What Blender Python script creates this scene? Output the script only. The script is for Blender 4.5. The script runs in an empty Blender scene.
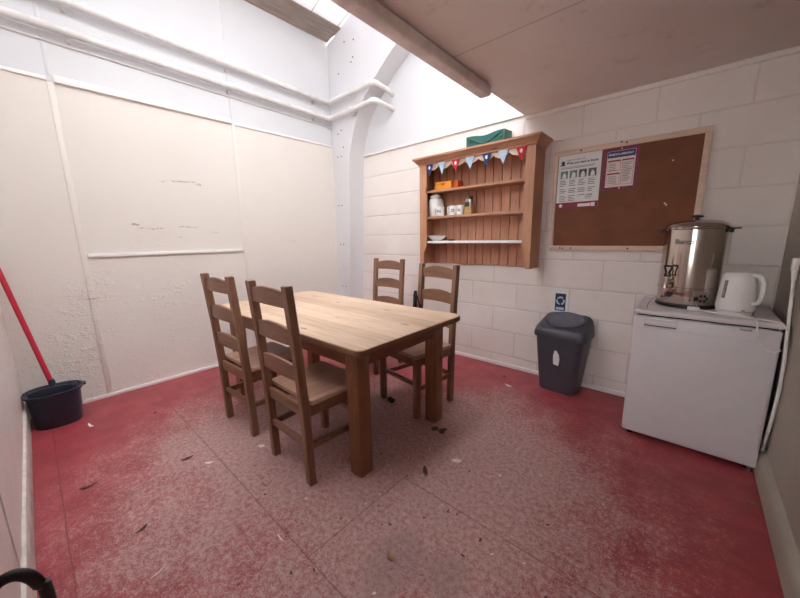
import bpy, bmesh, math, random
from mathutils import Vector, Matrix
random.seed(7)
S = bpy.context.scene
COL = S.collection
PI = math.pi
R = math.radians

# ------------------------------------------------------------------ materials
class NT:
    def __init__(s, name):
        s.m = bpy.data.materials.new(name); s.m.use_nodes = True
        s.t = s.m.node_tree; s.t.nodes.clear()
        s.out = s.t.nodes.new('ShaderNodeOutputMaterial')
        s.b = s.t.nodes.new('ShaderNodeBsdfPrincipled')
        s.t.links.new(s.b.outputs[0], s.out.inputs[0])
    def n(s, typ, **kw):
        x = s.t.nodes.new(typ)
        for k, v in kw.items(): setattr(x, k, v)
        return x
    def put(s, sock, v):
        if isinstance(v, bpy.types.NodeSocket): s.t.links.new(v, sock)
        elif isinstance(v, (tuple, list)) and len(v) == 3 and sock.type == 'RGBA': sock.default_value = (*v, 1)
        else: sock.default_value = v
    def math(s, op, a, b=0.0, c=0.0, clamp=False):
        x = s.n('ShaderNodeMath', operation=op); x.use_clamp = clamp
        s.put(x.inputs[0], a); s.put(x.inputs[1], b)
        if len(x.inputs) > 2: s.put(x.inputs[2], c)
        return x.outputs[0]
    def obj(s): return s.n('ShaderNodeTexCoord').outputs['Object']
    def sep(s, v):
        x = s.n('ShaderNodeSeparateXYZ'); s.put(x.inputs[0], v); return x.outputs
    def comb(s, x, y, z):
        c = s.n('ShaderNodeCombineXYZ')
        s.put(c.inputs[0], x); s.put(c.inputs[1], y); s.put(c.inputs[2], z); return c.outputs[0]
    def scale(s, v, k):
        x = s.n('ShaderNodeMapping'); s.put(x.inputs[0], v); x.inputs['Scale'].default_value = k; return x.outputs[0]
    def noise(s, v, sc, det=4, rough=.55):
        x = s.n('ShaderNodeTexNoise'); s.put(x.inputs['Vector'], v)
        x.inputs['Scale'].default_value = sc; x.inputs['Detail'].default_value = det; x.inputs['Roughness'].default_value = rough
        return x.outputs[0]
    def step(s, v, a, b):
        x = s.n('ShaderNodeMapRange', interpolation_type='SMOOTHSTEP'); s.put(x.inputs[0], v)
        x.inputs[1].default_value = a; x.inputs[2].default_value = b; return x.outputs[0]
    def mix(s, f, a, b):
        x = s.n('ShaderNodeMix', data_type='RGBA'); s.put(x.inputs[0], f); s.put(x.inputs[6], a); s.put(x.inputs[7], b)
        return x.outputs[2]
    def bump(s, h, st=.3, d=.01):
        x = s.n('ShaderNodeBump'); s.put(x.inputs['Height'], h); x.inputs['Strength'].default_value = st; x.inputs['Distance'].default_value = d
        s.t.links.new(x.outputs[0], s.b.inputs['Normal'])
    def set(s, col=None, rough=.5, metal=0.0, spec=None):
        if col is not None: s.put(s.b.inputs['Base Color'], col)
        s.put(s.b.inputs['Roughness'], rough); s.put(s.b.inputs['Metallic'], metal)
        if spec is not None: s.b.inputs['Specular IOR Level'].default_value = spec
        return s.m

def L(r, g, b):
    f = lambda c: (c/255/12.92) if c/255 <= .04045 else ((c/255+.055)/1.055)**2.4
    return (f(r), f(g), f(b))

def plain(name, c, rough=.5, metal=0.0, var=.06, sc=14, bump=0.0, spec=None):
    t = NT(name); o = t.obj(); n = t.noise(o, sc, 3)
    col = t.mix(t.step(n, .3, .7), tuple(x*(1-var) for x in c), tuple(min(1, x*(1+var)) for x in c))
    if bump: t.bump(t.noise(o, sc*6, 4), bump, .003)
    return t.set(col, rough, metal, spec)

def wood(name, ca, cb, axis='x', rough=.5, sc=1.0, knots=True, bump=.1, plank=None):
    t = NT(name); o = t.obj()
    inf = t.n('ShaderNodeObjectInfo').outputs['Random']
    k = {'x': (.9, 13, 13), 'y': (13, .9, 13), 'z': (13, 13, .9)}[axis]
    off = t.n('ShaderNodeVectorMath', operation='ADD'); t.put(off.inputs[0], o); t.put(off.inputs[1], t.comb(t.math('MULTIPLY', inf, 3.1), t.math('MULTIPLY', inf, 1.7), t.math('MULTIPLY', inf, 2.3)))
    v = t.scale(off.outputs[0], tuple(q*sc for q in k))
    n1 = t.noise(v, 3.2, 5, .6); n2 = t.noise(v, 14, 3, .6); n3 = t.noise(o, 3, 2)
    f = t.math('ADD', t.math('MULTIPLY', n1, .65), t.math('MULTIPLY', n2, .35))
    f = t.math('ADD', t.math('MULTIPLY', f, .75), t.math('MULTIPLY', n3, .25))
    if plank:
        ax, w, ph = plank
        p = t.sep(o)[ax]; q = t.math('FLOOR', t.math('DIVIDE', t.math('ADD', p, ph), w))
        wn = t.n('ShaderNodeTexWhiteNoise', noise_dimensions='1D'); t.put(wn.inputs['W'], q)
        f = t.math('ADD', f, t.math('MULTIPLY', t.math('SUBTRACT', wn.outputs[0], .5), .16))
    col = t.mix(t.step(f, .32, .68), ca, cb)
    dark = tuple(x*.42 for x in ca)
    if plank:
        fr = t.math('FRACT', t.math('DIVIDE', t.math('ADD', p, ph), w))
        ln = t.math('LESS_THAN', t.math('MINIMUM', fr, t.math('SUBTRACT', 1, fr)), .012)
        col = t.mix(t.math('MULTIPLY', ln, .45), col, dark)
    if knots:
        ks = {'x': (2.6, 7.5, 7.5), 'y': (7.5, 2.6, 7.5), 'z': (7.5, 7.5, 2.6)}[axis]
        vo = t.n('ShaderNodeTexVoronoi'); t.put(vo.inputs['Vector'], t.scale(off.outputs[0], ks)); vo.inputs['Scale'].default_value = 1.0
        wn2 = t.n('ShaderNodeSeparateColor'); t.put(wn2.inputs[0], vo.outputs['Color'])
        kk = t.math('MULTIPLY', t.math('SUBTRACT', 1, t.step(vo.outputs['Distance'], .05, .13)), t.math('GREATER_THAN', wn2.outputs[0], .45))
        col = t.mix(t.math('MULTIPLY', kk, .8), col, dark)
    if bump: t.bump(n2, bump, .002)
    return t.set(col, rough)

M = {}
# painted block wall
def m_block():
    t = NT('painted_blockwork'); o = t.obj(); x, y, z = t.sep(o)
    zz = t.math('DIVIDE', t.math('SUBTRACT', z, .109-.2285*2), .2285)
    row = t.math('FLOOR', zz); fz = t.math('FRACT', zz)
    odd = t.math('FRACT', t.math('MULTIPLY', row, .5))          # 0 or .5
    xx = t.math('ADD', t.math('DIVIDE', t.math('ADD', x, .708), .436), odd)
    fx = t.math('FRACT', t.math('ADD', xx, 20))
    dz = t.math('MULTIPLY', t.math('MINIMUM', fz, t.math('SUBTRACT', 1, fz)), .2285)
    dx = t.math('MULTIPLY', t.math('MINIMUM', fx, t.math('SUBTRACT', 1, fx)), .436)
    wob = t.math('MULTIPLY', t.math('SUBTRACT', t.noise(o, 9, 3), .5), .006)
    d = t.math('ADD', t.math('MINIMUM', dz, dx), wob)
    vis = t.step(x, -2.05, -1.6)
    dv = t.math('ADD', dx, t.math('MULTIPLY', t.math('SUBTRACT', 1, vis), .01))
    d = t.math('ADD', t.math('MINIMUM', dz, dv), wob)
    joint = t.math('SUBTRACT', 1, t.step(d, .001, .0065))
    big = t.noise(o, 1.3, 4); fine = t.noise(o, 60, 5, .7)
    c = t.mix(t.step(big, .35, .7), L(225, 215, 209), L(235, 227, 222))
    c = t.mix(t.math('MULTIPLY', t.step(t.noise(o, 7, 5, .7), .6, .75), .18), c, L(200, 180, 165))
    c = t.mix(t.math('MULTIPLY', joint, t.math('SUBTRACT', .30, t.math('MULTIPLY', t.math('MULTIPLY', t.step(x, -1.1, -.6), t.step(z, .95, 1.15)), .17))), c, L(150, 132, 122))
    h = t.math('ADD', t.math('MULTIPLY', t.step(d, -.001, .011), 1.0), t.math('MULTIPLY', fine, .16))
    t.bump(h, .42, .006)
    return t.set(c, .55)
M['block'] = m_block()

def m_white(name, c, chips=0.0, tex=.15, cool=0):
    t = NT(name); o = t.obj(); z = t.sep(o)[2]
    big = t.noise(o, 1.1, 4)
    col = t.mix(t.step(big, .3, .75), tuple(k*.95 for k in c), c)
    tr = t.noise(t.scale(o, (1, 1, 1.6)), 24, 6, .65)
    low = t.math('ADD', t.math('MULTIPLY', t.math('SUBTRACT', 1, t.step(z, .4, 1.5)), .9), .15)
    patch = t.step(t.noise(o, 2.3, 3), .48, .68)
    if chips:
        ch = t.noise(t.scale(o, (1, 4.2, 15)), 2.6, 6, .72)
        msk = t.math('MULTIPLY', t.step(ch, .705, .735), t.step(t.noise(o, 1.7, 2), .5, .62))
        col = t.mix(t.math('MULTIPLY', msk, chips), col, L(150, 125, 115))
        yy = t.sep(o)[1]; wv = t.math('MULTIPLY', t.math('SUBTRACT', t.noise(o, 14, 4, .7), .5), .05); br = t.step(t.noise(o, 26, 4, .8), .44, .56)
        for cy, cz, ly, lz in ((1.00, 1.73, .13, .006), (1.13, 1.715, .05, .005), (.84, 1.72, .03, .010), (.72, 1.33, .10, .006), (.98, 1.345, .12, .004), (.60, 1.36, .05, .006), (1.2, 1.30, .04, .004), (.93, 1.26, .05, .003), (.3, .80, .12, .004), (2.0, 1.2, .05, .003)) if chips > .5 else ():
            a = t.math('POWER', t.math('DIVIDE', t.math('SUBTRACT', yy, cy), ly), 2)
            b = t.math('POWER', t.math('DIVIDE', t.math('ADD', t.math('SUBTRACT', z, cz), wv), lz), 2)
            m_ = t.math('MULTIPLY', t.math('SUBTRACT', 1, t.step(t.math('ADD', a, b), .5, 1.1)), br)
            col = t.mix(t.math('MULTIPLY', m_, .7), col, L(120, 96, 88))
    t.bump(t.math('MULTIPLY', t.math('MULTIPLY', t.step(tr, .45, .75), low), t.math('ADD', patch, .15)), tex, .012)
    return t.set(col, .5)
M['panel'] = m_white('cream_painted_panel', L(230, 223, 216), .75, .6)
M['white'] = m_white('white_painted_board', L(217, 217, 221), .25, .1)
M['trim'] = plain('white_gloss_trim', L(240, 237, 235), .4, var=.03)
M['frame'] = m_white('white_painted_ply', L(219, 218, 221), .3, .1)
def m_ceil():
    t = NT('aged_ceiling_paint'); o = t.obj()
    c = t.mix(t.step(t.noise(o, 1.2, 4), .3, .7), L(228, 220, 215), L(238, 230, 226))
    c = t.mix(t.math('MULTIPLY', t.step(t.noise(o, 6, 6, .7), .57, .72), .35), c, L(180, 158, 148))
    yl = t.math('ABSOLUTE', t.math('SUBTRACT', t.sep(o)[1], 1.68))
    c = t.mix(t.math('MULTIPLY', t.math('SUBTRACT', 1, t.step(yl, .002, .006)), .4), c, L(120, 105, 100))
    t.bump(t.noise(o, 30, 3), .05, .004)
    return t.set(c, .6)
M['ceil'] = m_ceil()
def m_wallr():
    t = NT('grey_cream_plaster'); o = t.obj()
    c = t.mix(t.step(t.noise(o, 1.4, 4), .3, .7), L(158, 154, 140), L(174, 169, 155))
    t.bump(t.noise(o, 40, 4), .15, .004)
    return t.set(c, .55)
M['wall_r'] = m_wallr()

def m_floor():
    t = NT('worn_red_floor_paint'); o = t.obj(); x, y, z = t.sep(o)
    big = t.noise(o, 1.6, 5, .6); mid = t.noise(o, 6, 5, .65); fine = t.noise(o, 170, 5, .85); med = t.noise(o, 48, 5, .75)
    def ell(cx, cy, rx, ry):
        a = t.math('POWER', t.math('DIVIDE', t.math('SUBTRACT', x, cx), rx), 2)
        b = t.math('POWER', t.math('DIVIDE', t.math('SUBTRACT', y, cy), ry), 2)
        return t.math('SUBTRACT', 1, t.math('SQRT', t.math('ADD', a, b)))
    w = t.math('MAXIMUM', ell(-.85, 1.25, 1.0, 1.15), ell(-1.75, 1.0, 1.1, 1.1))
    w = t.math('ADD', w, t.math('MULTIPLY', t.math('SUBTRACT', big, .5), 1.0))
    w = t.math('ADD', w, t.math('MULTIPLY', t.math('SUBTRACT', mid, .5), .75))
    worn = t.step(w, -.45, .60)
    spk = t.math('ADD', t.math('MULTIPLY', fine, .72), t.math('MULTIPLY', med, .28))
    # speckle: the more worn, the lower the threshold
    th = t.math('SUBTRACT', .64, t.math('MULTIPLY', worn, .20))
    sp = t.step(t.math('SUBTRACT', spk, th), -.055, .065)
    red = t.mix(t.step(mid, .3, .72), L(146, 55, 63), L(170, 72, 79))
    gray = t.mix(t.step(med, .3, .7), L(160, 124, 121), L(192, 160, 155))
    c = t.mix(sp, red, gray)
    st = t.math('MAXIMUM', ell(-.72, .76, .16, .2), ell(-.55, .84, .12, .14))
    st = t.math('ADD', st, t.math('MULTIPLY', t.math('SUBTRACT', mid, .5), .9))
    c = t.mix(t.math('MULTIPLY', t.step(st, .1, .6), .35), c, L(128, 108, 106))
    dirt = t.math('MULTIPLY', t.step(t.noise(o, 75, 4, .8), .60, .68), .75)
    lightf = t.math('MULTIPLY', t.math('MULTIPLY', t.step(t.noise(t.scale(o, (1, 1, 1)), 61, 4, .8), .66, .72), .6), worn)
    c = t.mix(lightf, c, L(214, 192, 184))
    c = t.mix(t.math('MULTIPLY', dirt, t.math('ADD', worn, .12)), c, L(86, 52, 50))
    wob = t.math('MULTIPLY', t.math('SUBTRACT', t.noise(o, 5, 2), .5), .012)
    def seam(coord, pos, lo, hi, other):
        d = t.math('ABSOLUTE', t.math('ADD', t.math('SUBTRACT', coord, pos), wob))
        m = t.math('SUBTRACT', 1, t.step(d, .0008, .0045))
        m = t.math('MULTIPLY', m, t.math('MULTIPLY', t.math('GREATER_THAN', other, lo), t.math('LESS_THAN', other, hi)))
        return m
    sm = seam(y, .548, -3.4, .4, x)
    sm = t.math('MAXIMUM', sm, seam(y, -.066, -3.4, .4, x))
    sm = t.math('MAXIMUM', sm, seam(x, -.992, .548, 1.12, y))
    sm = t.math('MAXIMUM', sm, seam(y, 1.12, -.992, .4, x))
    c = t.mix(t.math('MULTIPLY', sm, t.math('ADD', t.math('MULTIPLY', mid, .8), .1)), c, L(88, 40, 42))
    t.bump(t.math('ADD', t.math('MULTIPLY', spk, .8), t.math('MULTIPLY', sm, -1)), .18, .003)
    rg = t.math('ADD', t.math('MULTIPLY', sp, .3), .42)
    return t.set(c, rg)
M['floor'] = m_floor()

def m_glass():
    t = NT('clear_glazing'); g = t.n('ShaderNodeBsdfGlossy'); g.inputs['Roughness'].default_value = .05
    tp = t.n('ShaderNodeBsdfTransparent'); tp.inputs[0].default_value = (.95, .96, .97, 1)
    mx = t.n('ShaderNodeMixShader'); mx.inputs[0].default_value = .06
    t.t.links.new(tp.outputs[0], mx.inputs[1]); t.t.links.new(g.outputs[0], mx.inputs[2]); t.t.links.new(mx.outputs[0], t.out.inputs[0])
    return t.m
M['glass'] = m_glass()
M['beam_grey'] = wood('weathered_grey_timber', L(128, 114, 106), L(166, 152, 144), 'y', .8, knots=False)
M['batten'] = plain('dusty_painted_batten', L(234, 226, 224), .5, var=.12, sc=9)
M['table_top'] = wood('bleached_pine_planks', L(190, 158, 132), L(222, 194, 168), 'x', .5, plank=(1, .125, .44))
def edge_stain_shade(m):  # brown sides: stain, with the unlit edge's shade put into the colour
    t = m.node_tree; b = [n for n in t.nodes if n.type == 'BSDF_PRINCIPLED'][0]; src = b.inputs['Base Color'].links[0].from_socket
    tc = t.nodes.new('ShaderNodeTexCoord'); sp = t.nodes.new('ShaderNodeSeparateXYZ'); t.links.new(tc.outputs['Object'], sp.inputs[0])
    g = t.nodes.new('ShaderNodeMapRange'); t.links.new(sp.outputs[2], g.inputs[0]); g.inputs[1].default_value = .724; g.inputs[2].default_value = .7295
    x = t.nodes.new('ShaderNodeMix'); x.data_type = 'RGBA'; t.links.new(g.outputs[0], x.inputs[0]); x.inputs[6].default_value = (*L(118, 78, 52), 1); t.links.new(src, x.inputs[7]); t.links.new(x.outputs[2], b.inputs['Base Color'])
edge_stain_shade(M['table_top'])
M['table_leg'] = wood('stained_pine_leg', L(114, 70, 46), L(148, 98, 68), 'z', .42)
M['table_rail'] = wood('stained_pine_rail', L(106, 64, 40), L(138, 88, 58), 'x', .45)
M['chair_z'] = wood('brown_chair_wood_upright', L(116, 82, 64), L(146, 108, 86), 'z', .42, knots=False)
M['chair_x'] = wood('brown_chair_wood_crosswise', L(116, 82, 64), L(148, 110, 88), 'x', .42, knots=False)
M['chair_seat'] = wood('brown_chair_seat', L(184, 144, 122), L(216, 178, 154), 'y', .36, knots=False, plank=(0, .11, .055))
M['pine_z'] = wood('orange_pine_upright', L(172, 120, 90), L(200, 150, 118), 'z', .5)
M['pine_x'] = wood('orange_pine_crosswise', L(164, 112, 86), L(194, 144, 114), 'x', .5)
M['pine_back'] = wood('orange_pine_boards', L(170, 116, 90), L(204, 150, 122), 'z', .55)
M['pine_board'] = wood('pale_pine_frame', L(205, 178, 158), L(224, 200, 182), 'x', .5)
M['cork'] = plain('brown_hardboard', L(120, 72, 48), .75, var=.14, sc=5, bump=.15)
M['plastic_white'] = plain('white_plastic', L(232, 229, 227), .32, var=.02)
M['enamel'] = plain('white_enamel', L(212, 207, 209), .35, var=.02)
M['enamel_dk'] = plain('grey_gap', L(38, 34, 34), .7)
M['grey_print'] = plain('grey_print', L(88, 84, 86), .5)
M['steel'] = plain('polished_steel', L(196, 186, 178), .13, 1.0, var=.05, sc=3)
M['steel_dull'] = plain('brushed_steel', L(168, 160, 154), .3, 1.0, var=.05, sc=3)
M['black_plastic'] = plain('black_plastic', L(26, 24, 25), .4)
M['grey_win'] = plain('smoky_gauge', L(140, 137, 136), .25)
M['bin'] = plain('charcoal_plastic', L(66, 66, 74), .38, var=.05)
M['bin_flap'] = plain('charcoal_flap', L(92, 92, 104), .25, var=.05)
M['bucket'] = plain('dark_navy_plastic', L(38, 42, 58), .36, var=.1)
M['red_handle'] = plain('red_coated_tube', L(186, 34, 56), .35, var=.05)
M['green_crate'] = plain('green_crate_plastic', L(30, 92, 82), .45, var=.1)
M['orange'] = plain('orange_card', L(232, 150, 36), .5, var=.06)
M['orange_dk'] = plain('deep_orange_card', L(196, 84, 26), .5, var=.06)
M['ceramic'] = plain('white_ceramic', L(236, 234, 232), .22, var=.02)
M['print_dark'] = plain('dark_mug_print', L(50, 54, 64), .4)
M['coffee'] = plain('pale_granules', L(176, 150, 96), .7, var=.3, sc=90)
M['lid_dk'] = plain('tarnished_lid', L(122, 104, 90), .3, .8)
M['label_dk'] = plain('dark_jar_label', L(44, 40, 34), .5)
M['navy'] = plain('navy_cloth', L(36, 56, 110), .8, sc=60)
M['ink'] = plain('navy_ink', L(34, 40, 70), .5)
M['sky_cloth'] = plain('pale_blue_cloth', L(176, 200, 220), .8, sc=60)
M['red_cloth'] = plain('red_cloth', L(196, 36, 56), .8, sc=60)
M['white_cloth'] = plain('white_cloth', L(232, 230, 228), .8)
M['string'] = plain('white_string', L(225, 220, 214), .8)
M['paper'] = plain('white_paper', L(226, 226, 226), .5, var=.02)
M['paper_pink'] = plain('pinkish_paper', L(222, 206, 204), .5, var=.02)
M['maroon'] = plain('maroon_print', L(134, 40, 56), .5)
M['purple'] = plain('purple_border_print', L(128, 40, 78), .45, var=.35, sc=60)
M['navy_print'] = plain('navy_print', L(46, 56, 112), .5)
M['text_grey'] = plain('grey_text_print', L(120, 118, 120), .6)
M['text_dark'] = plain('dark_text_print', L(48, 46, 50), .6)
M['photo_green'] = plain('green_photo_print', L(104, 138, 124), .5, var=.5, sc=40)
M['photo_grey'] = plain('grey_photo_print', L(84, 92, 88), .5, var=.6, sc=40)
M['black_strap'] = plain('black_webbing', L(24, 22, 24), .7)
M['green_dark'] = plain('dark_green_cloth', L(16, 38, 34), .7)
M['leaf_dk'] = plain('dark_leaf', L(86, 54, 44), .7, var=.3, sc=60)
M['leaf_br'] = plain('tan_leaf', L(146, 112, 86), .7, var=.25, sc=60)
M['flake'] = plain('pale_paint_flake', L(226, 206, 196), .6, var=.1, sc=60)
M['dark_lump'] = plain('dark_dirt_clump', L(84, 60, 54), .8, var=.4, sc=50, bump=.4)
M['screw'] = plain('screw_head', L(84, 74, 70), .4, .6)
M['lead'] = plain('pipe_paint', L(218, 215, 214), .28, var=.09, sc=9, bump=.2)
M['skirt'] = plain('chipped_white_skirting', L(205, 196, 190), .6, var=.14, sc=22, bump=.4)
M['door_white'] = plain('satin_white_door', L(226, 218, 214), .4, var=.03)

# ------------------------------------------------------------------ mesh builder
class MB:
    def __init__(s): s.bm = bmesh.new()
    def _add(s, bm2, mat=None):
        if mat is not None: bmesh.ops.transform(bm2, matrix=mat, verts=bm2.verts)
        me = bpy.data.meshes.new('tmp'); bm2.to_mesh(me); bm2.free(); s.bm.from_mesh(me); bpy.data.meshes.remove(me); return s
    def box(s, c, d, bev=0.0, rot=None, seg=2):
        b = bmesh.new(); bmesh.ops.create_cube(b, size=1)
        bmesh.ops.scale(b, vec=d, verts=b.verts)
        if bev: bmesh.ops.bevel(b, geom=list(b.edges), offset=bev, segments=seg, affect='EDGES', profile=.5)
        m = Matrix.Translation(c)
        if rot is not None: m = m @ rot
        return s._add(b, m)
    def span(s, lo, hi, bev=0.0, seg=2):
        c = [(a+b)/2 for a, b in zip(lo, hi)]; d = [abs(b-a) for a, b in zip(lo, hi)]
        return s.box(c, d, bev, None, seg)
    def bar(s, p, q, w, d, bev=.003, up=(0, 1, 0)):
        p, q = Vector(p), Vector(q); z = (q-p); ln = z.length; z.normalize()
        x = Vector(up).cross(z); x.normalize(); y = z.cross(x)
        rot = Matrix((x, y, z)).transposed().to_4x4()
        return s.box((p+q)/2, (w, d, ln), bev, rot)
    def prism(s, poly, axis, a, b):
        """poly in the two other axes; axis 'y': (x,z); 'x': (y,z); 'z': (x,y)"""
        f = {'y': lambda u, v, w: (u, w, v), 'x': lambda u, v, w: (w, u, v), 'z': lambda u, v, w: (u, v, w)}[axis]
        bm = bmesh.new()
        A = [bm.verts.new(f(u, v, a)) for u, v in poly]; B = [bm.verts.new(f(u, v, b)) for u, v in poly]
        bm.faces.new(A); bm.faces.new(B[::-1]); n = len(poly)
        for i in range(n): bm.faces.new((A[i], B[i], B[(i+1) % n], A[(i+1) % n]))
        bmesh.ops.recalc_face_normals(bm, faces=bm.faces)
        return s._add(bm)
    def tube(s, pts, r, seg=10, cap=True):
        pts = [Vector(p) for p in pts]; bm = bmesh.new(); rings = []; prev = None
        rr = r if isinstance(r, (list, tuple)) else [r]*len(pts)
        for i, p in enumerate(pts):
            a = pts[max(i-1, 0)]; b = pts[min(i+1, len(pts)-1)]; t = (b-a).normalized()
            if prev is None:
                u = t.orthogonal().normalized()
            else:
                u = (prev - t*prev.dot(t)).normalized()
            prev = u; v = t.cross(u)
            rings.append([bm.verts.new(p+(u*math.cos(k*2*PI/seg)+v*math.sin(k*2*PI/seg))*rr[i]) for k in range(seg)])
        for A, B in zip(rings, rings[1:]):
            for k in range(seg): bm.faces.new((A[k], A[(k+1) % seg], B[(k+1) % seg], B[k]))
        if cap: bm.faces.new(rings[0][::-1]); bm.faces.new(rings[-1])
        bmesh.ops.recalc_face_normals(bm, faces=bm.faces)
        return s._add(bm)
    def loft(s, rings, cap0=True, cap1=True):
        bm = bmesh.new(); V = [[bm.verts.new(p) for p in r] for r in rings]; n = len(rings[0])
        for A, B in zip(V, V[1:]):
            for k in range(n): bm.faces.new((A[k], A[(k+1) % n], B[(k+1) % n], B[k]))
        if cap0: bm.faces.new(V[0][::-1])
        if cap1: bm.faces.new(V[-1])
        bmesh.ops.recalc_face_normals(bm, faces=bm.faces)
        return s._add(bm)
    def lathe(s, prof, c=(0, 0, 0), seg=32, sx=1, sy=1, cap=True):
        rings = [[(c[0]+r*sx*math.cos(k*2*PI/seg), c[1]+r*sy*math.sin(k*2*PI/seg), c[2]+z) for k in range(seg)] for r, z in prof]
        return s.loft(rings, cap, cap)
    def ball(s, c, r, sc=(1, 1, 1), u=14, v=8):
        b = bmesh.new(); bmesh.ops.create_uvsphere(b, u_segments=u, v_segments=v, radius=r)
        bmesh.ops.scale(b, vec=sc, verts=b.verts); return s._add(b, Matrix.Translation(c))
    def text(s, body, size, x, y, z, depth=.0006, font_bold=0.0, align='LEFT', place=None, width=None):
        cu = bpy.data.curves.new('t', 'FONT'); cu.body = body; cu.size = size; cu.align_x = align; cu.offset = font_bold; cu.resolution_u = 3
        cu.extrude = depth/2
        o = bpy.data.objects.new('t', cu); COL.objects.link(o); bpy.context.view_layer.update()
        me = bpy.data.meshes.new_from_object(o.evaluated_get(bpy.context.evaluated_depsgraph_get()))
        bpy.data.objects.remove(o); bpy.data.curves.remove(cu)
        if width:
            xs = [v.co.x for v in me.vertices]; k = width/(max(xs)-min(xs)); x0 = min(xs)
            for v in me.vertices: v.co.x = (v.co.x-x0)*k
        for v in me.vertices:
            u, w, d = v.co
            v.co = place(u, w, d) if place else (x+u, y-d, z+w)
        s.bm.from_mesh(me); bpy.data.meshes.remove(me); return s
    def build(s, name, mat, parent=None, ang=38, kind=None):
        me = bpy.data.meshes.new(name); s.bm.to_mesh(me); s.bm.free()
        me.polygons.foreach_set('use_smooth', [True]*len(me.polygons)); me.set_sharp_from_angle(angle=R(ang))
        me.materials.append(M[mat] if isinstance(mat, str) else mat)
        o = bpy.data.objects.new(name, me); COL.objects.link(o)
        if parent: o.parent = parent
        if kind: o['kind'] = kind
        return o

def tag(o, label, cat, group=None):
    o['label'] = label; o['category'] = cat
    if group: o['group'] = group
    return o
def thing(name, label, cat, loc=(0, 0, 0), rz=0.0, group=None):
    o = bpy.data.objects.new(name, None); o.empty_display_size = .05; COL.objects.link(o)
    o.location = loc; o.rotation_euler = (0, 0, rz); return tag(o, label, cat, group)
def dup(root, label, loc, rz=0.0):
    def cp(o, par):
        c = o.copy(); COL.objects.link(c)
        if par: c.parent = par
        for ch in [k for k in o.children]: cp(ch, c)
        return c
    r = cp(root, None); r.location = loc; r.rotation_euler = (0, 0, rz); r['label'] = label; return r
def place(o, loc, rz=0.0):
    o.location = loc; o.rotation_euler = (0, 0, rz); return o

XA, XD, YB, YE, ZC = -3.396, .388, 2.851, -.17, 2.172
roofz = lambda x: 3.487+.31*(x+3.139)

# ------------------------------------------------------------------ the setting
def st(mb, name, mat, **k): return mb.build(name, mat, kind='structure', **k)
st(MB().span((XA-.15, -1.6, -.1), (XD+.15, YB+.15, 0)), 'floor', 'floor')
# left wall : cream lower panels, white upper boards
st(MB().span((XA-.15, YE-.2, 0), (XA, YB, 2.305)), 'wall_left', 'panel')
st(MB().span((XA-.15, YE-.2, 2.305), (XA-.006, YB, 3.46)), 'wall_left_upper', 'white')
# back wall : painted blocks with smooth white boarding above
st(MB().span((XA-.15, YB, 0), (XD+.15, YB+.15, 2.183)), 'wall_back', 'block')
xs = [XA-.15, XD+.15]
st(MB().prism([(xs[0], 2.183), (xs[1], 2.183), (xs[1], roofz(xs[1])), (xs[0], roofz(xs[0]))], 'y', YB-.008, YB+.15), 'wall_back_upper', 'white')
st(MB().span((XD, -1.6, 0), (XD+.15, YB, roofz(XD))), 'wall_right', 'wall_r')
# near wall that the camera leans against, open beyond it
st(MB().span((XA-.15, YE-.15, .16), (-.42, YE, 2.42)), 'wall_front', 'door_white')
st(MB().prism([(XA-.15, 2.42), (-2.35, 2.42), (-2.35, roofz(-2.35)), (XA-.15, roofz(XA-.15))], 'y', YE-.15, YE), 'wall_front_upper', 'white')
st(MB().prism([(-1.15, 2.42), (-.42, 2.42), (-.42, 2.05), (XD, 2.05), (XD, roofz(XD)), (-1.15, roofz(-1.15))], 'y', YE-.15, YE), 'wall_front_lintel', 'door_white')
st(MB().span((-.57, -1.6, 0), (-.42, YE-.15, 2.22)), 'wall_added_passage', 'door_white')  # passage behind the camera is invented, to control light from behind
st(MB().span((-.57, -1.75, 0), (XD+.15, -1.6, .75)), 'wall_added_passage_end', 'door_white')
w3 = st(MB().span((-.42, -1.66, .75), (XD, -1.655, 2.1)), 'added_window_3', 'glass')  # made-up window at the passage end, added for frontal fill light
fm = MB()
for x in (-.40, -.02, XD-.02): fm.span((x-.02, -1.69, .75), (x+.02, -1.63, 2.1))
fm.span((-.42, -1.69, 2.06), (XD, -1.63, 2.1)); fm.span((-.42, -1.69, .75), (XD, -1.60, .79)); fm.build('added_window_frame', 'trim', w3)
st(MB().span((-.57, -1.75, 2.1), (XD+.15, -1.6, 2.22)), 'wall_added_passage_head', 'door_white')
st(MB().span((XA, YE-.15, 0), (-.42, YE+.012, .16), .004), 'baseboard_front', 'skirt')
st(MB().span((-1.535, YE-.001, .16), (-1.515, YE+.004, 2.2)), 'trim_1', 'batten')
# trims on the left wall
tr = MB()
st(MB().span((XA, .29, 2.300), (XA+.022, 1.452, 2.345), .003), 'trim_2', 'trim')
st(MB().span((XA, YE, 2.305), (XA+.012, .255, 2.328), .002), 'trim_3', 'trim')
st(MB().span((XA, 1.487, 2.297), (XA+.010, 2.63, 2.318), .002), 'trim_4', 'trim')
st(MB().span((XA, .296, 1.112), (XA+.016, 1.446, 1.139), .003), 'trim_5', 'trim')
st(MB().span((XA, .256, .03), (XA+.007, .290, 2.30), .002), 'trim_6', 'panel')
st(MB().span((XA, 1.452, .03), (XA+.007, 1.486, 2.30), .002), 'trim_7', 'panel')
st(MB().span((XA-.006, .262, 2.345), (XA-.002, .284, 3.44), .001), 'trim_8', 'white')
st(MB().span((XA-.006, 1.458, 2.345), (XA-.002, 1.480, 3.44), .001), 'trim_9', 'white')
st(MB().span((XA, YE, 0), (XA+.012, 2.64, .026), .002), 'baseboard_left', 'trim')
st(MB().span((XA, YB-.012, 0), (-.2, YB, .035), .002), 'baseboard_back', 'trim')
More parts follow.
